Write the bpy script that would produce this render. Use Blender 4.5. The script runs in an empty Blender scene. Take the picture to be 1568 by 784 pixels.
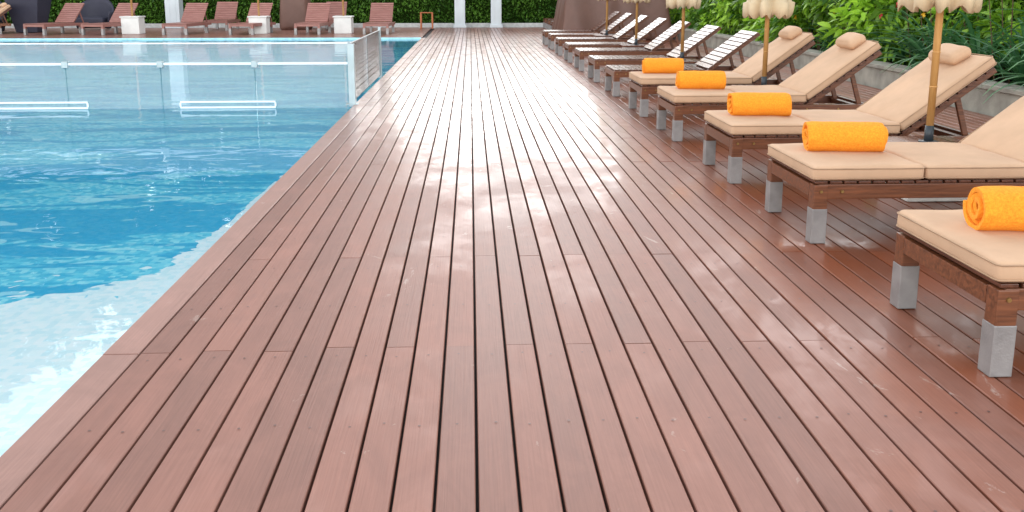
import bpy, bmesh, math, random
import numpy as np
from mathutils import Vector, Matrix
random.seed(7); rng=np.random.default_rng(7)
S=bpy.context.scene
S.view_settings.view_transform='Standard'
try: S.view_settings.look='None'
except Exception: pass
S.view_settings.exposure=0

# ------------------------------------------------------------ material helpers
class M:
    def __init__(s,name):
        s.m=bpy.data.materials.new(name); s.m.use_nodes=True
        s.nt=s.m.node_tree; s.N=s.nt.nodes; s.L=s.nt.links
        s.b=s.N['Principled BSDF']; s.out=s.N['Material Output']
    def n(s,t,**k):
        x=s.N.new(t)
        for a,v in k.items(): setattr(x,a,v)
        return x
    def l(s,a,b): s.L.new(a,b)
    def geo(s):
        return s.n('ShaderNodeNewGeometry').outputs['Position']
    def obj(s): return s.n('ShaderNodeTexCoord').outputs['Object']
    def mapping(s,src,scale=(1,1,1),loc=(0,0,0)):
        m=s.n('ShaderNodeMapping'); m.inputs['Scale'].default_value=scale; m.inputs['Location'].default_value=loc
        s.l(src,m.inputs['Vector']); return m.outputs[0]
    def noise(s,vec,scale,detail=3,rough=.5,dist=0):
        x=s.n('ShaderNodeTexNoise'); x.inputs['Scale'].default_value=scale; x.inputs['Detail'].default_value=detail
        x.inputs['Roughness'].default_value=rough; x.inputs['Distortion'].default_value=dist
        s.l(vec,x.inputs['Vector']); return x.outputs['Fac']
    def ramp(s,fac,stops,interp='LINEAR'):
        r=s.n('ShaderNodeValToRGB'); e=r.color_ramp; e.interpolation=interp
        while len(e.elements)<len(stops): e.elements.new(.5)
        for i,(p,c) in enumerate(stops):
            e.elements[i].position=p
            e.elements[i].color=(c,c,c,1) if isinstance(c,(int,float)) else (*c,1)
        s.l(fac,r.inputs[0]); return r.outputs[0]
    def mix(s,f,a,b,bt='MIX'):
        x=s.n('ShaderNodeMix',data_type='RGBA',blend_type=bt)
        for v,i in ((f,0),(a,6),(b,7)):
            if isinstance(v,(int,float)): x.inputs[i].default_value= v if i==0 else (v,v,v,1)
            elif isinstance(v,tuple): x.inputs[i].default_value=(*v,1)
            else: s.l(v,x.inputs[i])
        return x.outputs[2]
    def math(s,op,a,b=0,c=0,clamp=False):
        x=s.n('ShaderNodeMath',operation=op,use_clamp=clamp)
        for i,v in enumerate((a,b,c)):
            if isinstance(v,(int,float)): x.inputs[i].default_value=v
            else: s.l(v,x.inputs[i])
        return x.outputs[0]
    def bump(s,h,strength=.3,dist=.01):
        b=s.n('ShaderNodeBump'); b.inputs['Strength'].default_value=strength; b.inputs['Distance'].default_value=dist
        s.l(h,b.inputs['Height']); return b.outputs[0]
    def set(s,k,v):
        i=s.b.inputs[k]
        if isinstance(v,(int,float)): i.default_value=v
        elif isinstance(v,tuple): i.default_value=(*v,1)
        else: s.l(v,i)

def simple(name,col,rough=.5,var=.15,scale=8,metal=0,bump=.0,bscale=60,spec=None,stretch=(1,1,1)):
    m=M(name); o=m.mapping(m.obj(),stretch)
    f=m.noise(o,scale,3)
    a=tuple(min(1,c*(1-var)) for c in col); b=tuple(min(1,c*(1+var)) for c in col)
    m.set('Base Color',m.ramp(f,[(.3,a),(.7,b)]))
    m.set('Roughness',rough); m.set('Metallic',metal)
    if spec is not None: m.set('Specular IOR Level',spec)
    if bump: m.set('Normal',m.bump(m.noise(o,bscale,3),bump,.01))
    return m.m

# ---- deck
def deck_mat(name,dry,wet,edge=False):
    m=M(name); p=m.geo()
    at=m.n('ShaderNodeAttribute',attribute_name='bv').outputs['Fac']
    sx=m.n('ShaderNodeSeparateXYZ'); m.l(p,sx.inputs[0])
    grain=m.noise(m.mapping(p,(140,2.4,1)),1,3,.6)
    blot=m.noise(p,1.3,4,.62,.6)
    blot2=m.noise(m.mapping(p,(1.5,.75,1)),3.4,4,.66,.9)
    wx=m.math('MAXIMUM',m.math('MULTIPLY_ADD',sx.outputs[0],.48,-.40),0)
    wy=m.math('MAXIMUM',m.math('MULTIPLY_ADD',sx.outputs[1],.10,-.36),0)
    wx=m.math('MINIMUM',m.math('ADD',wx,wy),1.0)
    w=m.math('MULTIPLY_ADD',m.math('SUBTRACT',blot,.5),1.3,wx)
    w=m.math('ADD',w,m.math('MULTIPLY',m.math('SUBTRACT',at,.5),.30),0,True)
    wetm=m.ramp(w,[(.12,0),(.75,1)])
    tone=m.math('MULTIPLY',wetm,m.math('MULTIPLY_ADD',sx.outputs[0],.40,.35,True))
    base=m.mix(tone,dry,wet)
    base=m.mix(.5,base,m.ramp(grain,[(.3,.68),(.7,1.0)]),'MULTIPLY')
    base=m.mix(.9,base,m.ramp(at,[(0,.80),(1,1.08)]),'MULTIPLY')
    base=m.mix(.6,base,m.ramp(blot2,[(.35,.78),(.65,1.05)]),'MULTIPLY')
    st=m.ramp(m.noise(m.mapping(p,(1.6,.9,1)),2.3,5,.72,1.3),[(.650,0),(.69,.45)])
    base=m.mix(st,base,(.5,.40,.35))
    m.set('Base Color',base)
    pud=m.ramp(blot2,[(.42,0),(.58,1)])
    r=m.math('MULTIPLY_ADD',wetm,-.10,.44)
    r=m.math('MULTIPLY_ADD',blot2,.06,r)
    r=m.math('MULTIPLY_ADD',at,.06,r)
    m.set('Roughness',r); m.set('Specular IOR Level',.20)
    film=m.math('MULTIPLY',wetm,m.math('MULTIPLY_ADD',pud,.34,.22))
    m.set('Coat Weight',film); m.set('Coat IOR',1.38)
    m.set('Coat Roughness',m.math('MULTIPLY_ADD',pud,-.11,.20))
    bs=m.n('ShaderNodeBump'); bs.inputs['Distance'].default_value=.003
    m.l(grain,bs.inputs['Height']); m.l(m.math('MULTIPLY_ADD',wetm,-.20,.36),bs.inputs['Strength'])
    m.set('Normal',bs.outputs[0])
    return m.m
MAT_DECK=deck_mat('wet_composite_deck',(.325,.155,.118),(.265,.078,.035))
MAT_EDGE=deck_mat('coping_board',(.40,.225,.185),(.35,.17,.13))
MAT_SUB=simple('deck_substructure',(.015,.006,.005),.8)
MAT_CONC=simple('concrete',(.36,.34,.29),.85,.3,3,bump=.4)
MAT_WHITE=simple('white_paint',(.78,.78,.76),.5,.06,4)
MAT_PILLAR=simple('grey_pillar_paint',(.62,.68,.72),.35,.06,2)
MAT_SOIL=simple('soil',(.05,.035,.02),.95,.4,6,bump=.6)
MAT_GROUND=simple('ground_grass',(.06,.09,.03),.95,.4,1)
def wood(name,a,b,rough=.3,ax=(1.5,22,22)):
    m=M(name); o=m.obj()
    g=m.noise(m.mapping(o,ax),2.0,5,.6,.8)
    oi=m.n('ShaderNodeObjectInfo').outputs['Random']
    c=m.ramp(g,[(.3,a),(.72,b)])
    c=m.mix(.5,c,m.ramp(oi,[(0,.75),(1,1.1)]),'MULTIPLY')
    m.set('Base Color',c); m.set('Roughness',m.math('MULTIPLY_ADD',g,.25,rough-.1))
    m.set('Normal',m.bump(g,.25,.003)); return m.m
MAT_WOOD=wood('oiled_hardwood',(.070,.023,.010),(.25,.085,.035),.33)
MAT_WOODX=wood('oiled_hardwood_cross',(.07,.022,.011),(.18,.065,.034),.26,(22,1.5,22))
MAT_FARW=wood('weathered_red_slats',(.27,.105,.085),(.42,.20,.17),.35,(22,1.5,22))
MAT_BAMBOO=wood('bamboo_pole',(.46,.23,.07),(.66,.38,.14),.4,(14,14,2))
MAT_METAL=simple('brushed_metal',(.30,.29,.29),.42,.18,9,metal=.4,bump=.15,bscale=120)
MAT_STEEL=simple('stainless_steel',(.36,.43,.46),.3,.1,5,metal=.7)
MAT_BOLT=simple('brass_bolt',(.35,.22,.08),.35,.2,20,metal=.8)
def fabric(name,col,rough=.85,b=.25,wr=.35):
    m=M(name); o=m.obj()
    c=m.ramp(m.noise(o,3,4,.6),[(.3,tuple(x*.88 for x in col)),(.7,tuple(min(1,x*1.05) for x in col))])
    m.set('Base Color',c); m.set('Roughness',rough)
    w=m.noise(o,420,2); wr_=m.noise(o,7,4,.55,.6)
    h=m.math('ADD',m.math('MULTIPLY',w,.12),m.math('MULTIPLY',wr_,wr*2))
    m.set('Normal',m.bump(h,b,.02)); return m.m
MAT_CUSH=fabric('beige_cushion_fabric',(.60,.39,.25))
MAT_PIPE=simple('cushion_piping',(.42,.27,.17),.8)
MAT_CANVAS=fabric('cream_canvas',(.66,.52,.34),.8,.4)
MAT_BROWN=fabric('brown_tarpaulin',(.16,.08,.06),.5,.6)
MAT_NAVY=fabric('dark_navy_wicker',(.035,.035,.06),.6,.5)
def towel_mat():
    m=M('orange_terry_towel'); o=m.obj()
    f=m.noise(o,90,3,.7); g=m.noise(o,9,3)
    c=m.ramp(f,[(.3,(.94,.255,.01)),(.7,(1.0,.43,.03))])
    c=m.mix(.3,c,m.ramp(g,[(.3,.85),(.7,1.0)]),'MULTIPLY')
    m.set('Base Color',c); m.set('Roughness',.95)
    m.set('Normal',m.bump(m.math('ADD',m.noise(o,230,2),m.math('MULTIPLY',g,1.0)),.6,.008)); return m.m
MAT_TOWEL=towel_mat()
def leafmat(name,d,l_,tw=.3):
    m=M(name); at=m.n('ShaderNodeAttribute',attribute_name='rnd').outputs['Fac']
    mid=tuple((x+y)/2*.9 for x,y in zip(d,l_))
    c=m.ramp(at,[(0,d),(.55,mid),(1,l_)])
    m.set('Base Color',c); m.set('Roughness',.4)
    tr=m.n('ShaderNodeBsdfTranslucent'); m.l(c,tr.inputs[0])
    mx=m.n('ShaderNodeMixShader'); mx.inputs[0].default_value=tw
    m.l(m.b.outputs[0],mx.inputs[1]); m.l(tr.outputs[0],mx.inputs[2]); m.l(mx.outputs[0],m.out.inputs[0])
    return m.m
MAT_LEAF=leafmat('shrub_leaf',(.05,.16,.012),(.42,.72,.06),.35)
MAT_LEAFD=leafmat('hedge_leaf',(.035,.12,.015),(.20,.42,.05),.3)
MAT_TREE=leafmat('tree_leaf',(.03,.07,.015),(.10,.20,.03),.05)
MAT_STRAP=leafmat('lily_leaf',(.02,.10,.045),(.13,.34,.11))
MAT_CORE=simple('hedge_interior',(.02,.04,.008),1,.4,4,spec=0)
MAT_BARK=simple('bark',(.12,.08,.04),.9)
MAT_YEL=simple('yellow_petals',(.85,.5,.03),.6); MAT_PNK=simple('red_petals',(.7,.06,.08),.6)
def glassmat():
    m=M('clear_glass'); m.N.remove(m.b)
    t=m.n('ShaderNodeBsdfTransparent'); t.inputs[0].default_value=(.95,.99,1,1)
    g=m.n('ShaderNodeBsdfGlossy'); g.inputs['Roughness'].default_value=.03
    d=m.n('ShaderNodeBsdfDiffuse'); d.inputs[0].default_value=(.88,.94,.96,1)
    f=m.n('ShaderNodeFresnel'); f.inputs[0].default_value=1.12
    a=m.n('ShaderNodeMixShader'); a.inputs[0].default_value=.16
    b=m.n('ShaderNodeMixShader')
    m.l(t.outputs[0],a.inputs[1]); m.l(d.outputs[0],a.inputs[2])
    m.l(f.outputs[0],b.inputs[0]); m.l(a.outputs[0],b.inputs[1]); m.l(g.outputs[0],b.inputs[2]); m.l(b.outputs[0],m.out.inputs[0])
    return m.m
MAT_GLASS=glassmat()
MAT_GEDGE=simple('polished_glass_edge',(.90,.95,.97),.3,.03,3)
def watermat():
    m=M('pool_water'); m.N.remove(m.b); p=m.geo()
    h=m.math('ADD',m.noise(m.mapping(p,(1,1.25,1)),1.7,2,.45,.5),m.math('MULTIPLY',m.noise(p,8,2,.5,.3),.05))
    nb=m.bump(h,.055,.10)
    t=m.n('ShaderNodeBsdfTransparent'); t.inputs[0].default_value=(.94,.99,1,1)
    g=m.n('ShaderNodeBsdfGlossy'); g.inputs['Roughness'].default_value=.02; m.l(nb,g.inputs['Normal'])
    f=m.n('ShaderNodeFresnel'); f.inputs[0].default_value=1.25; m.l(nb,f.inputs['Normal'])
    b=m.n('ShaderNodeMixShader'); m.l(f.outputs[0],b.inputs[0]); m.l(t.outputs[0],b.inputs[1]); m.l(g.outputs[0],b.inputs[2])
    m.l(b.outputs[0],m.out.inputs[0]); return m.m
MAT_WATER=watermat()
def poolfloor():
    m=M('pool_mosaic'); p=m.geo()
    sx=m.n('ShaderNodeSeparateXYZ'); m.l(p,sx.inputs[0]); X,Y=sx.outputs[0],sx.outputs[1]
    v=m.n('ShaderNodeTexVoronoi'); v.inputs['Scale'].default_value=26; m.l(p,v.inputs['Vector'])
    v.inputs['Randomness'].default_value=.35
    cell=m.n('ShaderNodeSeparateColor'); m.l(v.outputs['Color'],cell.inputs[0]); cr=cell.outputs[0]
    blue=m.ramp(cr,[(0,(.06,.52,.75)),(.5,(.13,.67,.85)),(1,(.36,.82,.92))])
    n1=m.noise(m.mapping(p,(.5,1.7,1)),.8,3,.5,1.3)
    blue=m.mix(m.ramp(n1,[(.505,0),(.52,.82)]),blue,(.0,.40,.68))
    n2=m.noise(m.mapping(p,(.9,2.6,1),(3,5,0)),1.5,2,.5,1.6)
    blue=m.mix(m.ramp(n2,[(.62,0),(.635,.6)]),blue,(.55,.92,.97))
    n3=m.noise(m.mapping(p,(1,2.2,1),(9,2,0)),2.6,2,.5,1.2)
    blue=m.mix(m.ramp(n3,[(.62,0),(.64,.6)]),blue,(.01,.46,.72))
    sky_glare=m.ramp(cr,[(0,(.72,.90,.94)),(.5,(.88,.97,.98)),(1,(.96,.99,.99))])  # bright sky reflection painted into the floor colour as pale tiles
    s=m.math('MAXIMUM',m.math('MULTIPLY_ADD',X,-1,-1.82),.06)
    yb=m.math('ADD',m.math('DIVIDE',.22,s),5.0)  # boundary of the painted reflection, scalloped by noise below
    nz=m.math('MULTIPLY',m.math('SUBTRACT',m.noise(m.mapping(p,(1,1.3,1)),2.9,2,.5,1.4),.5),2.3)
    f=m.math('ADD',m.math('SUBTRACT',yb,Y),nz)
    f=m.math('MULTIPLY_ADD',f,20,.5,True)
    c=m.mix(f,blue,sky_glare)
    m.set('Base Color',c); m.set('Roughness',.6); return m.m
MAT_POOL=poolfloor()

# ------------------------------------------------------------ geometry helpers
def link(o): S.collection.objects.link(o); return o
def mesh_obj(name,bm_or_mesh,mats,smooth=False,parent=None):
    if isinstance(bm_or_mesh,bmesh.types.BMesh):
        me=bpy.data.meshes.new(name); bm_or_mesh.normal_update(); bm_or_mesh.to_mesh(me); bm_or_mesh.free()
    else: me=bm_or_mesh
    if mats and not me.materials:
        for m in (mats if isinstance(mats,(list,tuple)) else [mats]): me.materials.append(m)
    if smooth:
        me.polygons.foreach_set('use_smooth',[True]*len(me.polygons))
    o=link(bpy.data.objects.new(name,me))
    if parent: o.parent=parent
    return o
def empty(name,loc=(0,0,0),rz=0):
    o=link(bpy.data.objects.new(name,None)); o.location=loc; o.rotation_euler[2]=rz; o.empty_display_size=.2; return o
def box(bm,x0,x1,y0,y1,z0,z1,bev=0,mat=0,mtx=None):
    r=bmesh.ops.create_cube(bm,size=1)
    vs=r['verts']
    for v in vs:
        v.co=Vector(((x0+x1)/2+v.co.x*(x1-x0),(y0+y1)/2+v.co.y*(y1-y0),(z0+z1)/2+v.co.z*(z1-z0)))
    fs=set(f for v in vs for f in v.link_faces)
    if bev:
        es=list(set(e for v in vs for e in v.link_edges))
        rr=bmesh.ops.bevel(bm,geom=es,offset=bev,segments=2,affect='EDGES',profile=.6)
        fs=set(rr['faces'])|set(f for f in fs if f.is_valid)
        vs=list(set(v for f in fs for v in f.verts))
    for f in fs: f.material_index=mat
    if mtx:
        for v in vs: v.co=mtx@v.co
    return vs
def cyl(bm,p0,p1,r0,r1=None,seg=16,mat=0):
    r1=r0 if r1 is None else r1
    p0=Vector(p0);p1=Vector(p1); d=p1-p0
    q=d.to_track_quat('Z','Y').to_matrix().to_4x4()
    r=bmesh.ops.create_cone(bm,cap_ends=True,segments=seg,radius1=r0,radius2=r1,depth=d.length,matrix=Matrix.Translation((p0+p1)/2)@q)
    for v in r['verts']:
        for f in v.link_faces: f.material_index=mat
def axis_pts(h,r,n):
    e=[-h,-h+.1*r,-h+.3*r,-h+.6*r,-h+r]
    mid=list(np.linspace(-h+r,h-r,n+1))[1:-1]
    return e+mid+[-x for x in reversed(e)]
def rounded_box(hx,hy,hz,r,nx=10,ny=10,nz=1,bulge=.012,seed=0,wr=.003):
    bm=bmesh.new(); A=[axis_pts(hx,r,nx),axis_pts(hy,r,ny),axis_pts(hz,min(r,hz*.95),nz)]
    for a,b,c in ((0,1,2),(1,2,0),(2,0,1)):
        for sgn in (-1,1):
            g=[]
            for u in A[a]:
                row=[]
                for w in A[b]:
                    co=[0,0,0]; co[a]=u; co[b]=w; co[c]=sgn*(hx,hy,hz)[c]
                    row.append(bm.verts.new(co))
                g.append(row)
            for i in range(len(g)-1):
                for j in range(len(g[0])-1):
                    q=[g[i][j],g[i+1][j],g[i+1][j+1],g[i][j+1]]
                    if sgn<0: q.reverse()
                    bm.faces.new(q)
    bmesh.ops.remove_doubles(bm,verts=bm.verts,dist=1e-5)
    rz=min(r,hz*.95)
    from mathutils import noise as N
    for v in bm.verts:
        u=v.co.x/hx; w=v.co.y/hy
        inner=Vector((max(-hx+r,min(hx-r,v.co.x)),max(-hy+r,min(hy-r,v.co.y)),max(-hz+rz,min(hz-rz,v.co.z))))
        d=v.co-inner
        if d.length>1e-7:
            e=Vector((d.x/r,d.y/r,d.z/rz)); m=max(abs(e.x),abs(e.y),abs(e.z)); e=e.normalized()*min(1,m)
            v.co=inner+Vector((e.x*r,e.y*r,e.z*rz))
        top=v.co.z/hz
        v.co.z+=bulge*top*(1-u**4)*(1-w**4)
        v.co.z+=N.noise(Vector((v.co.x*6+seed*9,v.co.y*6,seed)))*wr*3*max(0,top)
        v.co.x+=N.noise(Vector((v.co.y*7,v.co.z*9,seed+3)))*wr*abs(u)
        v.co.y+=N.noise(Vector((v.co.x*7,v.co.z*9,seed+5)))*wr*abs(w)
    return bm
def pipe_loop(bm,hx,hy,z,rc,rad,mtx):
    pts=[]
    for (cx,cy,a0) in ((hx-rc,hy-rc,0),(-hx+rc,hy-rc,90),(-hx+rc,-hy+rc,180),(hx-rc,-hy+rc,270)):
        for k in range(5):
            a=math.radians(a0+k*22.5); pts.append(Vector((cx+rc*math.cos(a),cy+rc*math.sin(a),z)))
    n=len(pts); rings=[]
    for i,p in enumerate(pts):
        t=(pts[(i+1)%n]-pts[i-1]).normalized(); s=t.cross(Vector((0,0,1)))
        rings.append([bm.verts.new(mtx@(p+s*rad*math.cos(a)+Vector((0,0,1))*rad*math.sin(a))) for a in [j*math.pi/3 for j in range(6)]])
    for i in range(n):
        for j in range(6):
            f=bm.faces.new((rings[i][j],rings[(i+1)%n][j],rings[(i+1)%n][(j+1)%6],rings[i][(j+1)%6])); f.smooth=True

# ------------------------------------------------------------ ground, deck, pool
bm=bmesh.new(); box(bm,-250,250,-250,250,-1.0,-.7); mesh_obj('ground',bm,MAT_GROUND)
PITCH=.128; GAP=.010; XE=-1.40
def boards(name,x0,x1,y0,y1,starts,L,mat,alongX=False,jit=.012):
    V=[];F=[];A=[]
    i=0; x=x0
    while x<x1:
        w0=x+GAP/2; w1=x+PITCH-GAP/2
        yy=y0; nxt=starts[i%len(starts)]+random.uniform(-jit,jit)
        while nxt-L>y0: nxt-=L
        while nxt<=y0: nxt+=L
        while yy<y1:
            ye=min(nxt,y1); c=.003; z=random.uniform(-.0012,.0012); t=.03; rv=random.random(); g=.0028
            prof=[(w0,-t),(w1,-t),(w1,-c),(w1-c,0),(w0+c,0),(w0,-c)]
            k=len(V)
            for e in (yy+g,ye-g):
                for px,pz in prof: V.append((e,px,z+pz) if alongX else (px,e,z+pz))
            for j in range(6):
                q=(k+j,k+(j+1)%6,k+6+(j+1)%6,k+6+j); F.append(q[::-1] if not alongX else q)
            F.append(tuple(range(k,k+6)) if not alongX else tuple(range(k+5,k-1,-1)))
            F.append(tuple(range(k+11,k+5,-1)) if not alongX else tuple(range(k+6,k+12)))
            A+= [rv]*12
            yy=ye; nxt=ye+L+random.uniform(-jit,jit)
        x+=PITCH; i+=1
    me=bpy.data.meshes.new(name); me.from_pydata(V,[],F); me.update()
    bm=bmesh.new(); bm.from_mesh(me); bmesh.ops.recalc_face_normals(bm,faces=bm.faces); bm.to_mesh(me); bm.free()
    at=me.attributes.new('bv','FLOAT','POINT'); at.data.foreach_set('value',A)
    return mesh_obj(name,me,mat)
deck=empty('wooden_deck')
NB=int((6.2-XE)/PITCH)+1
o=boards('walkway_boards',XE,6.2,-1.2,37.4,[3.70,5.05],4.2,MAT_DECK); o.parent=deck
o=boards('far_terrace_boards',29.3,37.4,-32,-1.56,[0,2.1],4.2,MAT_DECK,alongX=True); o.parent=deck
PITCH_=PITCH; PITCH=.158
o=boards('coping_boards',-1.558,-1.45,-1.2,29.3,[3.68],4.2,MAT_EDGE); o.parent=deck
PITCH=PITCH_
bm=bmesh.new(); box(bm,-1.545,6.3,-1.2,37.5,-.5,-.045); box(bm,-32,-1.55,29.31,37.5,-.5,-.045); mesh_obj('substructure',bm,MAT_SUB,parent=deck)
bm=bmesh.new()
for i in range(NB):
    xc=XE+PITCH*(i+.5)
    for y in np.arange(1.75,9,.62):
        if abs(xc)>3.2: continue
        yy=y+random.uniform(-.015,.015)
        bmesh.ops.create_circle(bm,cap_ends=True,segments=10,radius=.0052,matrix=Matrix.Translation((xc+random.uniform(-.008,.008),yy,.0022)))
mesh_obj('deck_screws',bm,simple('screw_head',(.12,.06,.05),.4,metal=.4),parent=deck)

pool=empty('swimming_pool')
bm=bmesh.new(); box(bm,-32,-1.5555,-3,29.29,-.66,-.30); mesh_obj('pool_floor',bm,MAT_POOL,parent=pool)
bm=bmesh.new(); box(bm,-1.5555,-1.5465,-3,29.3,-.4,-.032); box(bm,-32,-1.56,29.291,29.309,-.4,.01); mesh_obj('pool_wall',bm,simple('pool_wall_tile',(.45,.80,.90),.4),parent=pool)
bm=bmesh.new(); bmesh.ops.create_grid(bm,x_segments=2,y_segments=2,size=1)
for v in bm.verts: v.co=Vector((-16.778+v.co.x*15.22,13.14+v.co.y*16.14,-.045))
mesh_obj('water',bm,MAT_WATER)

# glass fence
gf=empty('glass_pool_fence')
YG=12.2
bm=bmesh.new()
xs=[-1.62-1.22*k for k in range(0,14)]
for a,b in zip(xs[:-1],xs[1:]):
    box(bm,b+.006,a-.006,YG-.006,YG+.006,-.2,.53)
box(bm,xs[-1],-1.62,YG+.010,YG+.022,.545,.80)
for a,b in ((12.3,14.2),(14.23,16.2)): box(bm,-1.596,-1.584,a,b,.02,.80)
mesh_obj('glass_panels',bm,MAT_GLASS,parent=gf)
bm=bmesh.new()
box(bm,xs[-1],-1.62,YG-.014,YG+.008,.531,.560); box(bm,xs[-1],-1.62,YG+.009,YG+.023,.801,.820)
for a,b in ((12.3,14.2),(14.23,16.2)): box(bm,-1.597,-1.583,a,b,.801,.812)
for k in range(0,13,2):
    a=xs[k+1]-.37; 
    for z in (-.04,.035): box(bm,a-.62,a+.62,YG-.03,YG-.012,z,z+.022)
    for x in (a-.62,a+.62): box(bm,x-.01,x+.01,YG-.029,YG-.013,-.017,.034)
mesh_obj('glass_edges',bm,MAT_GEDGE,parent=gf)
bm=bmesh.new()
box(bm,-1.62,-1.53,YG-.04,YG+.05,-.03,.80,.006); box(bm,-1.615,-1.565,16.2,16.25,-.03,.86,.006)
box(bm,-1.66,-1.50,YG-.08,YG+.09,-.0,.012,.004)
for k in range(1,14): box(bm,xs[k]-.04,xs[k]+.04,YG-.03,YG+.035,.495,.58,.006)
mesh_obj('steel_posts',bm,MAT_STEEL,parent=gf)

# ------------------------------------------------------------ sun lounger
HW=.43
PIV=(1.34,.37); ANG=math.radians(36.5); BL=.90
BM=Matrix.Translation((PIV[0],0,PIV[1]))@Matrix.Rotation(-ANG,4,'Y')
def lounger_frame_mesh(ang=None):
    Bm=BM if ang is None else Matrix.Translation((PIV[0],0,PIV[1]))@Matrix.Rotation(-ang,4,'Y')
    bm=bmesh.new()
    for s in (-1,1):
        y0,y1=sorted((s*HW,s*(HW-.045)))
        box(bm,.03,2.02,y0,y1,.272,.362,.006)
        for x in (.0,1.62):
            yy0,yy1=sorted((s*(HW+.004),s*(HW-.078)))
            box(bm,x,x+.085,yy0,yy1,.2,.358 if x==0 else .271,.006)
        yy0,yy1=sorted((s*(HW-.055),s*(HW-.095)))
        box(bm,0,BL,yy0,yy1,-.055,-.012,.005,0,Bm)
        a=Bm@Vector((.56,0,-.05)); 
        d=Vector((1.93,0,.31))-a; L=d.length; an=math.atan2(d.z,d.x)
        Mx=Matrix.Translation(a)@Matrix.Rotation(-an,4,'Y')
        yy0,yy1=sorted((s*(HW-.10),s*(HW-.13)))
        box(bm,0,L,yy0,yy1,-.022,.022,.004,0,Mx)
    box(bm,.086,.125,-HW+.046,HW-.046,.275,.355,.005)
    box(bm,1.975,2.015,-HW+.046,HW-.046,.275,.355,.005)
    box(bm,.0,.034,-HW+.08,HW-.08,.276,.352,.004)
    box(bm,1.90,1.95,-HW+.046,HW-.046,.285,.335,.004)
    return bm
def lounger_slats(ang=None):
    Bm=BM if ang is None else Matrix.Translation((PIV[0],0,PIV[1]))@Matrix.Rotation(-ang,4,'Y')
    bm=bmesh.new(); x=.01
    while x<1.30:
        box(bm,x,x+.072,-HW+.002,HW-.002,.364,.380,.003); x+=.087
    s=.03
    while s<BL-.05:
        box(bm,s,s+.072,-HW+.03,HW-.03,-.010,.008,.003,0,Bm); s+=.087
    return bm
def lounger_metal():
    bm=bmesh.new()
    for s in (-1,1):
        for x in (0,1.62):
            y0,y1=sorted((s*(HW+.007),s*(HW-.081)))
            box(bm,x-.003,x+.088,y0,y1,0,.212,.004)
    return bm
def lounger_bolts():
    bm=bmesh.new()
    for s in (-1,1):
        for x in (.043,.17,1.34,1.66,1.93):
            r=bmesh.ops.create_cone(bm,cap_ends=True,segments=14,radius1=.011,radius2=.009,depth=.010,matrix=Matrix.Translation((x,s*(HW+.006),.318))@Matrix.Rotation(math.pi/2*-s,4,'X'))
    return bm
def me_from(bm,name,mat,smooth=False):
    me=bpy.data.meshes.new(name); bm.normal_update(); bm.to_mesh(me); bm.free(); me.materials.append(mat)
    if smooth: me.polygons.foreach_set('use_smooth',[True]*len(me.polygons))
    return me
ME_F=me_from(lounger_frame_mesh(),'lounger_frame',MAT_WOOD)
ME_S=me_from(lounger_slats(),'lounger_slats',MAT_WOODX)
ME_M=me_from(lounger_metal(),'lounger_leg_sleeves',MAT_METAL)
ME_B=me_from(lounger_bolts(),'lounger_bolts',MAT_BOLT)
A2=math.radians(48)
ME_F2=me_from(lounger_frame_mesh(A2),'far_lounger_frame',MAT_FARW)
ME_S2=me_from(lounger_slats(A2),'far_lounger_slats',MAT_FARW)
T=.044
def cushions(seed):
    out=[]
    for k,(x0,x1) in enumerate(((-.01,.668),(.676,1.335))):
        hx=(x1-x0)/2; bm=rounded_box(hx,HW+.004,T,.028,10,10,1,.010,seed*3+k,.003)
        mt=Matrix.Translation(((x0+x1)/2,0,.382+T)); bm.transform(mt)
        out.append((bm,hx,mt))
    bm=rounded_box(.445,HW-.01,T*.9,.028,12,10,1,.012,seed*3+2,.004)
    mt=BM@Matrix.Translation((.475,0,.012+T)); bm.transform(mt); out.append((bm,.445,mt))
    return out
LX=2.03
def add_lounger(y,x=LX,cush=True,far=False,rz=0,seed=0):
    e=empty('sun_lounger',(x,y,0.0025),rz)
    for nm,me in (('frame',ME_F2 if far else ME_F),('slats',ME_S2 if far else ME_S),('leg_sleeves',ME_M),('bolts',ME_B)):
        if far and nm=='bolts': continue
        o=link(bpy.data.objects.new(nm,me)); o.parent=e
    if cush:
        pb=bmesh.new()
        for k,(bm,hx,mt) in enumerate(cushions(seed)):
            mesh_obj(('foot_cushion','seat_cushion','back_cushion')[k],bm,MAT_CUSH,True,e)
            hy=HW+.004 if k<2 else HW-.01
            for z in (T-.014,-T+.014): pipe_loop(pb,hx+.001,hy+.001,z,.028,.004,mt)
        mesh_obj('cushion_piping',pb,MAT_PIPE,True,e)
        bm=rounded_box(.095,.20,.045,.04,5,8,1,.02,seed+20,.004)
        bm.transform(BM@Matrix.Translation((.815,random.uniform(-.03,.03),.012+2*T+.05))@Matrix.Rotation(.12,4,'Y'))
        mesh_obj('head_pillow',bm,MAT_CUSH,True,e)
    return e
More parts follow.
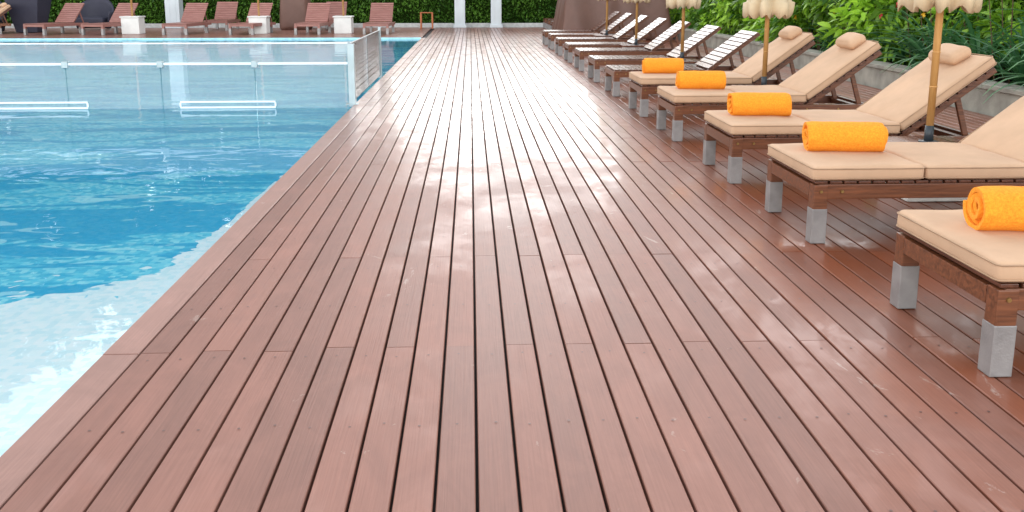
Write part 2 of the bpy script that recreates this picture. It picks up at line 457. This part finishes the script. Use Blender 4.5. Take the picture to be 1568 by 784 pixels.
def towel(x,y,rz,seed,flip=False):
    from mathutils import noise as N
    bm=bmesh.new(); turns=3.6; R=.098; pitch=.024; n=150; L=.235; m=16
    prof=[]
    for i in range(n+1):
        t=i/n; a=t*turns*2*math.pi; r=R-pitch*turns*(1-t)
        prof.append((a,r))
    rings=[]
    for j in range(m+1):
        u=-1+2*j/m; row=[]
        for (a,r) in prof:
            off=.012*math.sin(a*.5+seed)+.01*N.noise(Vector((a*.6,seed,0)))
            rr=r+.004*N.noise(Vector((u*3,a*1.2,seed)))
            ex=.006*max(0,abs(u)-.85)/.15
            xx=u*L+ (off if abs(u)>.9 else 0)*abs(u)
            row.append(bm.verts.new((xx,(rr-ex)*math.cos(a+2.6)*1.06,(rr-ex)*math.sin(a+2.6)*.92)))
        rings.append(row)
    for j in range(m):
        for i in range(n): bm.faces.new((rings[j][i],rings[j+1][i],rings[j+1][i+1],rings[j][i+1]))
    o=mesh_obj('rolled_towel',bm,MAT_TOWEL,True)
    md=o.modifiers.new('thick','SOLIDIFY'); md.thickness=.0205; md.offset=-1
    bv=o.modifiers.new('soft','BEVEL'); bv.width=.006; bv.segments=2; bv.limit_method='ANGLE'; bv.angle_limit=math.radians(60)
    o.location=(x,y,.482+.092); o.rotation_euler=(0,0,rz)
    return o
LY=[3.72,5.65,7.38,9.42,11.22]
for i,y in enumerate(LY):
    add_lounger(y,LX,True,False,0,i+1)
towel(2.42,3.74,math.radians(-5),1)
towel(2.40,5.72,math.radians(-7),2)
towel(2.38,7.42,math.radians(-4),3)
towel(2.40,9.48,math.radians(-5),4)
towel(2.38,11.3,math.radians(-3),5)
for y in (13.35,15.4,17.5,19.5,21.6,23.7,25.6,33.2,34.9,36.4):
    add_lounger(y,LX if y<30 else 2.9,False)

# ------------------------------------------------------------ umbrellas
MAT_SOCK=simple('dark_socket',(.03,.04,.05),.4)
def umbrella(x,y,seed,zb=1.22):
    e=empty('folded_parasol',(x,y,.0025))
    bm=bmesh.new(); box(bm,-.24,.24,-.24,.24,0,.36,.012); mesh_obj('base_block',bm,MAT_WHITE,parent=e)
    bm=bmesh.new()
    for k in range(4): box(bm,-.30+k*.151,-.30+k*.151+.146,-.29,.29,.363,.395,.004)
    mesh_obj('base_top',bm,MAT_WOODX,parent=e)
    bm=bmesh.new(); cyl(bm,(0,0,.39),(0,0,.52),.034,.03); cyl(bm,(0,0,.395),(0,0,.405),.07,.07)
    mesh_obj('socket',bm,MAT_SOCK,True,e)
    bm=bmesh.new(); cyl(bm,(0,0,.5),(0,0,2.75),.027,.024)
    for z in (.8,1.05): cyl(bm,(0,0,z),(0,0,z+.008),.029,.029)
    mesh_obj('pole',bm,MAT_BAMBOO,True,e)
    bm=bmesh.new(); n=96; rows=[(zb-.02,.255),(zb+.05,.262),(zb+.13,.268),(zb+.14,.235),(zb+.35,.20),(zb+.55,.14),(zb+.6,.12),(zb+.8,.15),(zb+1.1,.11),(zb+1.4,.06),(zb+1.5,.028)]
    R=[]
    from mathutils import noise as N
    for k,(z,r) in enumerate(rows):
        row=[]
        for i in range(n):
            a=i/n*2*math.pi; fold=abs(math.sin(a*4+.4*math.sin(a*3+seed)))
            rr=r*(.62+.45*fold)+.02*N.noise(Vector((a*2,z*3,seed)))
            zz=z+(.025*math.sin(a*16+seed) if k<1 else 0)+.02*N.noise(Vector((a*3,seed*2,0)))
            row.append(bm.verts.new((rr*math.cos(a),rr*math.sin(a),zz)))
        R.append(row)
    for k in range(len(R)-1):
        for i in range(n): bm.faces.new((R[k][i],R[k][(i+1)%n],R[k+1][(i+1)%n],R[k+1][i]))
    o=mesh_obj('canopy',bm,MAT_CANVAS,True,e)
    md=o.modifiers.new('t','SOLIDIFY'); md.thickness=.004
    bm=bmesh.new()
    for i in range(8):
        a=i*math.pi/4+.2; cyl(bm,(.03*math.cos(a),.03*math.sin(a),zb+1.35),(.13*math.cos(a),.13*math.sin(a),zb+.02),.008,.007,8)
    mesh_obj('ribs',bm,MAT_BAMBOO,parent=e)
for k,(y,zb) in enumerate(((6.5,1.38),(10.35,1.22),(14.5,1.24),(18.6,1.27),(22.7,1.27))): umbrella(3.36,y,k,zb)

# ------------------------------------------------------------ planter wall + planting
bm=bmesh.new(); box(bm,6.32,6.60,-1,37.6,-.3,.30,.01)
y=-1
while y<37.4:
    box(bm,6.29,6.64,y+.004,y+1.196,.302,.36,.008); y+=1.2
mesh_obj('planter_wall',bm,MAT_CONC)
bm=bmesh.new(); box(bm,6.601,14,-1,37.6,-.3,.27); mesh_obj('soil_bed',bm,MAT_SOIL)

def leaves_mesh(name,P,D,Ln,Wd,R,mat,droop=.25):
    n=len(P); D=D/np.linalg.norm(D,axis=1,keepdims=True)
    rv=rng.normal(size=(n,3)); Sd=np.cross(D,rv*.6+np.array([0,0,1.0])); Sd/=np.linalg.norm(Sd,axis=1,keepdims=True)+1e-9
    Nn=np.cross(Sd,D); Ln=Ln[:,None]; Wd=Wd[:,None]
    dn=np.array([0,0,-1.0])[None]*Ln*droop
    V=np.stack([P,
        P+D*Ln*.3+Sd*Wd*.42+Nn*Wd*.15, P+D*Ln*.3-Sd*Wd*.42+Nn*Wd*.15,
        P+D*Ln*.68+Sd*Wd*.36+dn*.45+Nn*Wd*.12, P+D*Ln*.68-Sd*Wd*.36+dn*.45+Nn*Wd*.12,
        P+D*Ln+dn],axis=1).reshape(-1,3)
    base=(np.arange(n)*6)[:,None]
    idx=(base+np.array([0,2,1, 1,2,4,3, 3,4,5])[None]).ravel()
    me=bpy.data.meshes.new(name); me.vertices.add(n*6); me.vertices.foreach_set('co',V.ravel())
    me.loops.add(n*10); me.loops.foreach_set('vertex_index',idx)
    me.polygons.add(n*3)
    ls=(np.arange(n)*10)[:,None]+np.array([0,3,7])[None]
    me.polygons.foreach_set('loop_start',ls.ravel()); me.polygons.foreach_set('loop_total',np.tile([3,4,3],n))
    me.update(calc_edges=True); me.validate()
    at=me.attributes.new('rnd','FLOAT','POINT'); at.data.foreach_set('value',np.repeat(np.clip(R,0,1),6).astype(np.float32))
    me.materials.append(mat); return me
sh=empty('tropical_shrubs')
P=[];D=[];Ls=[];Ws=[];R=[]
for i in range(400):
    y=rng.uniform(7,40); x=6.75+abs(rng.normal())*.5; z=rng.uniform(.45,2.2)
    if x<7.0: z=rng.uniform(.45,1.45)
    if 9<y<14.2: x+=.65
    rad=rng.uniform(.28,.55); k=int(165 if y<22 else 90)
    d=rng.normal(size=(k,3)); d[:,2]+=.3; d/=np.linalg.norm(d,axis=1,keepdims=True)
    p=np.array([x,y,z])+d*rad*rng.uniform(.55,1,size=(k,1))*np.array([1,1,.85])
    tone=rng.uniform(.05,1.0); L0=rng.uniform(.13,.27)
    P.append(p); D.append(d+rng.normal(size=(k,3))*.55); Ls.append(rng.uniform(.7,1.2,k)*L0); Ws.append(rng.uniform(.32,.5,k)*L0)
    R.append(tone+rng.normal(size=k)*.16+ (d[:,2]*.15))
me=leaves_mesh('leaves',np.concatenate(P),np.concatenate(D),np.concatenate(Ls),np.concatenate(Ws),np.concatenate(R),MAT_LEAF)
o=link(bpy.data.objects.new('leaves',me)); o.parent=sh
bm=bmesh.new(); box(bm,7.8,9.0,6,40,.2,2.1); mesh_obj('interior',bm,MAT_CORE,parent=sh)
bm=bmesh.new()
for i in range(160):
    y=rng.uniform(7,38); x=rng.uniform(6.9,7.4); cyl(bm,(x,y,.25),(x+rng.uniform(-.2,.2),y+rng.uniform(-.2,.2),rng.uniform(1,1.8)),.012,.006,6)
mesh_obj('stems',bm,MAT_BARK,parent=sh)
for mat,nm,cnt in ((MAT_YEL,'yellow_flowers',12),(MAT_PNK,'red_flowers',5)):
    Pf=[];Df=[]
    for i in range(cnt):
        c=np.array([rng.uniform(6.5,6.9),rng.uniform(12,24),rng.uniform(.9,1.75)])
        for k in range(6):
            a=k*math.pi/3; Pf.append(c); Df.append([-.6+.2*rng.normal(),math.cos(a),math.sin(a)])
    n=len(Pf); me=leaves_mesh(nm,np.array(Pf),np.array(Df),np.full(n,.06),np.full(n,.05),np.full(n,.5),mat)
    o=link(bpy.data.objects.new(nm,me)); o.parent=sh
def lily(x,y,z,n,L,seed):
    V=[];F=[];A=[]; r=np.random.default_rng(seed)
    for i in range(n):
        a=r.uniform(0,2*math.pi); el=r.uniform(.5,1.4); l=L*r.uniform(.7,1.15); w=.03*r.uniform(.8,1.4); rv=r.uniform(0,1)
        px,pz=0.02,0; e=el; k0=len(V); m=8
        for j in range(m+1):
            t=j/m; ww=w*(1-.9*t**2.5)*(.6+.4*min(1,t*4))
            ca,sa=math.cos(a),math.sin(a)
            for s in (-1,0,1):
                V.append((x+px*ca-s*ww*sa,y+px*sa+s*ww*ca,z+pz+(abs(s)*ww*.5))); A.append(min(1,max(0,rv*.6+.4*t)))
            px+=math.cos(e)*l/m; pz+=math.sin(e)*l/m; e-= (1.7*(.4+t))/m*1.15
        for j in range(m):
            for s in (0,1):
                k=k0+j*3+s; F.append((k,k+1,k+4,k+3))
    me=bpy.data.meshes.new('lily'); me.from_pydata(V,[],F); me.update()
    at=me.attributes.new('rnd','FLOAT','POINT'); at.data.foreach_set('value',A)
    me.polygons.foreach_set('use_smooth',[True]*len(me.polygons))
    me.materials.append(MAT_STRAP); return link(bpy.data.objects.new('spider_lily',me))
for k,(x,y,z,n,L) in enumerate(((6.95,9.2,.25,56,1.3),(7.0,10.2,.25,56,1.35),(7.0,11.2,.25,60,1.4),(6.95,12.3,.25,60,1.4),(6.95,13.4,.25,60,1.35),(7.1,14.8,.25,40,1.1),(7.4,10.6,.6,50,1.4),(7.4,9.2,.7,50,1.4),(6.9,17,.25,36,.9),(6.9,20,.25,36,.9))): lily(x,y,z,n,L,k)

# back hedge
bh=empty('clipped_hedge')
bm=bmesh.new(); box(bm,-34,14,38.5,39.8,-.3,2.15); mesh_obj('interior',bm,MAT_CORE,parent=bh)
n=36000
P=np.stack([rng.uniform(-34,14,n),38.45-rng.uniform(0,.3,n),rng.uniform(0,2.2,n)],1)
q=np.sin(P[:,0]*2.1+np.sin(P[:,2]*3))*np.sin(P[:,2]*2.7+P[:,0]*.7)
P[:,1]-=q*.12
D=rng.normal(size=(n,3))*.7+np.array([0,-1,.2]); Rr=.45+q*.3+rng.normal(size=n)*.2
me=leaves_mesh('leaves',P,D,rng.uniform(.09,.17,n),rng.uniform(.05,.08,n),Rr,MAT_LEAFD)
o=link(bpy.data.objects.new('leaves',me)); o.parent=bh
bm=bmesh.new(); box(bm,-34,6.3,37.52,37.75,-.3,.16,.01); mesh_obj('kerb',bm,simple('pale_stone',(.55,.56,.55),.7))
for xp,w in ((-.42,.42),(1.03,.42),(-11.7,.55)):
    bm=bmesh.new(); box(bm,xp-w/2,xp+w/2,37.0,37.0+w,0,3.0,.01); box(bm,xp-w/2-.05,xp+w/2+.05,36.95,37.05+w,0.003,.12,.01)
    for s in (-.12,.12): box(bm,xp+s-.03,xp+s+.03,36.985,37.01,.13,2.9)
    mesh_obj('pillar',bm,MAT_PILLAR)

# unseen trees added beyond the hedges to darken reflections, gap kept for glare
tr=empty('added_trees')
P=[];D=[];R=[]; bm=bmesh.new()
cl=[]
for i in range(18):
    x=-41+i*2.1+rng.uniform(-.4,.4); h=rng.uniform(16,20); cl.append((x,45+rng.uniform(-1.5,2),h,2.6))
for i in range(9):
    cl.append((14.5+rng.uniform(-1,2),6+i*4.6,rng.uniform(7.5,11),2.3))
cl+= [(9.5,46,14,2.5),(13,46,13,2.5)]
for x,y,h,r in cl:
    cyl(bm,(x,y,-.7),(x+rng.uniform(-.4,.4),y,h*.7),.22,.10,8)
    for b in range(5):
        a=rng.uniform(0,6.28); z=h*rng.uniform(.3,.6); cyl(bm,(x,y,z),(x+1.4*math.cos(a),y+1.4*math.sin(a),z+1.4),.08,.03,6)
    for c in range(30 if y>42 else 16):
        cz=rng.uniform(1.5,h-1); cr=rng.uniform(.9,1.5); a=rng.uniform(0,6.28); rr=r*rng.uniform(.2,.8)*(1-.4*max(0,cz/h-.7))
        cc=np.array([x+rr*math.cos(a),y+rr*math.sin(a),cz]); k=64
        d=rng.normal(size=(k,3)); d/=np.linalg.norm(d,axis=1,keepdims=True)
        P.append(cc+d*cr*rng.uniform(.4,1,size=(k,1))); D.append(d+rng.normal(size=(k,3))*.5); R.append(np.full(k,rng.uniform(.1,.8))+d[:,2]*.2)
P=np.concatenate(P);D=np.concatenate(D);R=np.concatenate(R);n=len(P)
me=leaves_mesh('crowns',P,D,rng.uniform(.7,1.1,n),rng.uniform(.45,.65,n),R,MAT_TREE)
o=link(bpy.data.objects.new('crowns',me)); o.parent=tr
mesh_obj('added_trunks',bm,MAT_BARK,parent=tr)

# ------------------------------------------------------------ far terrace furniture
R90=math.radians(90)
for px,rot in ((-14.9,20),(-13.0,18),(-10.3,8),(-8.1,10),(-5.9,4),(-3.6,2)):
    add_lounger(31.4,px+.4,False,True,R90-math.radians(rot))
for px in (-9.4,-5.2): add_lounger(34.6,px,False,True,R90)
def farbase(x,y,pole=True):
    e=empty('parasol_base',(x,y,.0025))
    bm=bmesh.new(); box(bm,-.3,.3,-.3,.3,0,.55,.02); box(bm,-.33,.33,-.33,.33,.553,.6,.01); mesh_obj('block',bm,MAT_WHITE,parent=e)
    bm=bmesh.new(); cyl(bm,(0,0,.59),(0,0,3.0),.035,.03); mesh_obj('pole',bm,MAT_BAMBOO,True,e)
for x in (-11.6,-7.3,-3.9-.5): farbase(x,32.4)
def draped(name,x,y,sx,sy,h,mat,seed,taper=.12):
    from mathutils import noise as N
    bm=rounded_box(sx,sy,h/2,.14,22,18,8,.05,seed,.01)
    for v in bm.verts:
        k=(v.co.z+h/2)/h
        f=1-taper*k; v.co.x*=f; v.co.y*=f
        nn=N.noise(Vector((v.co.x*2.2,v.co.y*2.2,k*.9+seed)))
        fold=math.sin((v.co.x*3+v.co.y*3)*2.4+3*N.noise(Vector((v.co.x,v.co.y,seed))))
        v.co.x+=v.co.x/sx*.06*fold*(1-k*.6); v.co.y+=v.co.y/sy*.06*fold*(1-k*.6)
        v.co.z+=.10*nn*k
        v.co.z+=h/2
    o=mesh_obj(name,bm,mat,True); o.location=(x,y,.004); return o
draped('covered_daybed',4.35,28.9,1.7,1.5,1.45,MAT_BROWN,3)
draped('covered_daybed',7.3-1.2,34.0,1.0,1.4,1.8,MAT_BROWN,6)
draped('covered_chair_stack',-6.6,35.6,.55,.5,1.55,MAT_BROWN,9)
bm=bmesh.new()
prof=[(.28,0),(.36,.02),(.52,.9),(.62,1.5),(.66,1.55),(.60,1.56),(.5,1.5)]
prev=None
for r,z in prof:
    ring=[bm.verts.new((sx*r,sy*r,z)) for sx,sy in ((-1,-1),(1,-1),(1,1),(-1,1))]
    if prev:
        for i in range(4): bm.faces.new((prev[i],prev[(i+1)%4],ring[(i+1)%4],ring[i]))
    prev=ring
bm.faces.new(prev)
o=mesh_obj('tall_planter',bm,MAT_NAVY); o.location=(-15.6,33.6,.003)
def armchair(x,y,rz):
    e=empty('wicker_armchair',(x,y,.003),rz)
    bm=bmesh.new(); n=40; rows=[]
    for k in range(7):
        t=k/6; row=[]
        for i in range(n+1):
            a=math.radians(-20+220*i/n); hb=.62+.55*max(0,math.sin(a))**1.3
            r=.52+.14*t; row.append(bm.verts.new((r*math.cos(a)*1.15,r*math.sin(a),.05+t*hb)))
        rows.append(row)
    for k in range(6):
        for i in range(n): bm.faces.new((rows[k][i],rows[k][i+1],rows[k+1][i+1],rows[k+1][i]))
    o=mesh_obj('shell',bm,MAT_NAVY,True,e); md=o.modifiers.new('s','SOLIDIFY'); md.thickness=.06
    bm=rounded_box(.5,.42,.16,.06,6,6,2,.02); bm.transform(Matrix.Translation((0,-.02,.30))); mesh_obj('seat',bm,MAT_NAVY,True,e)
armchair(-17.0,33.2,.2); armchair(-18.6,34.9,-.2); armchair(-14.2,35.6,0)
e=add_lounger(31.6,-17.6,True,False,math.radians(35),31); e.name='teak_daybed'
e=empty('side_table',(-1.7,36.2,.003))
bm=bmesh.new()
for k in range(5): box(bm,-.25+k*.1,-.25+k*.1+.09,-.25,.25,.60,.63,.004)
for sx in (-1,1):
    for sy in (-1,1): box(bm,sx*.22-.025,sx*.22+.025,sy*.22-.025,sy*.22+.025,0,.599,.004)
    box(bm,sx*.22-.015,sx*.22+.015,-.19,.19,.2,.24)
mesh_obj('table_body',bm,simple('orange_teak',(.50,.14,.04),.4),parent=e)

# ------------------------------------------------------------ light, sky, camera
EL=21; AZ=2
w=bpy.data.worlds.new('World'); S.world=w; w.use_nodes=True; nt=w.node_tree
bg=nt.nodes['Background']; sky=nt.nodes.new('ShaderNodeTexSky'); sky.sky_type='NISHITA'; sky.sun_disc=False
sky.sun_elevation=math.radians(EL); sky.sun_rotation=math.radians(AZ); sky.dust_density=.2; sky.air_density=1.5; sky.ozone_density=1.5
hs=nt.nodes.new('ShaderNodeHueSaturation'); hs.inputs['Saturation'].default_value=.15; hs.inputs['Value'].default_value=3.4
nt.links.new(sky.outputs[0],hs.inputs['Color']); nt.links.new(hs.outputs[0],bg.inputs['Color']); bg.inputs['Strength'].default_value=.15
sl=bpy.data.lights.new('sun','SUN'); sl.energy=.5; sl.angle=math.radians(40); sl.color=(1,.98,.96)
so=link(bpy.data.objects.new('sun',sl))
a=math.radians(AZ); el=math.radians(EL); d=Vector((math.sin(a)*math.cos(el),math.cos(a)*math.cos(el),math.sin(el)))
so.rotation_euler=d.to_track_quat('Z','Y').to_euler()
cd=bpy.data.cameras.new('camera'); cam=link(bpy.data.objects.new('camera',cd)); S.camera=cam
cam.location=(0,0,1.5); cam.rotation_euler=(math.radians(90-11.23),0,math.radians(-2.57))
cd.sensor_width=36; cd.lens=32.14; cd.shift_y=-.083; cd.clip_end=1000; cd.clip_start=.05
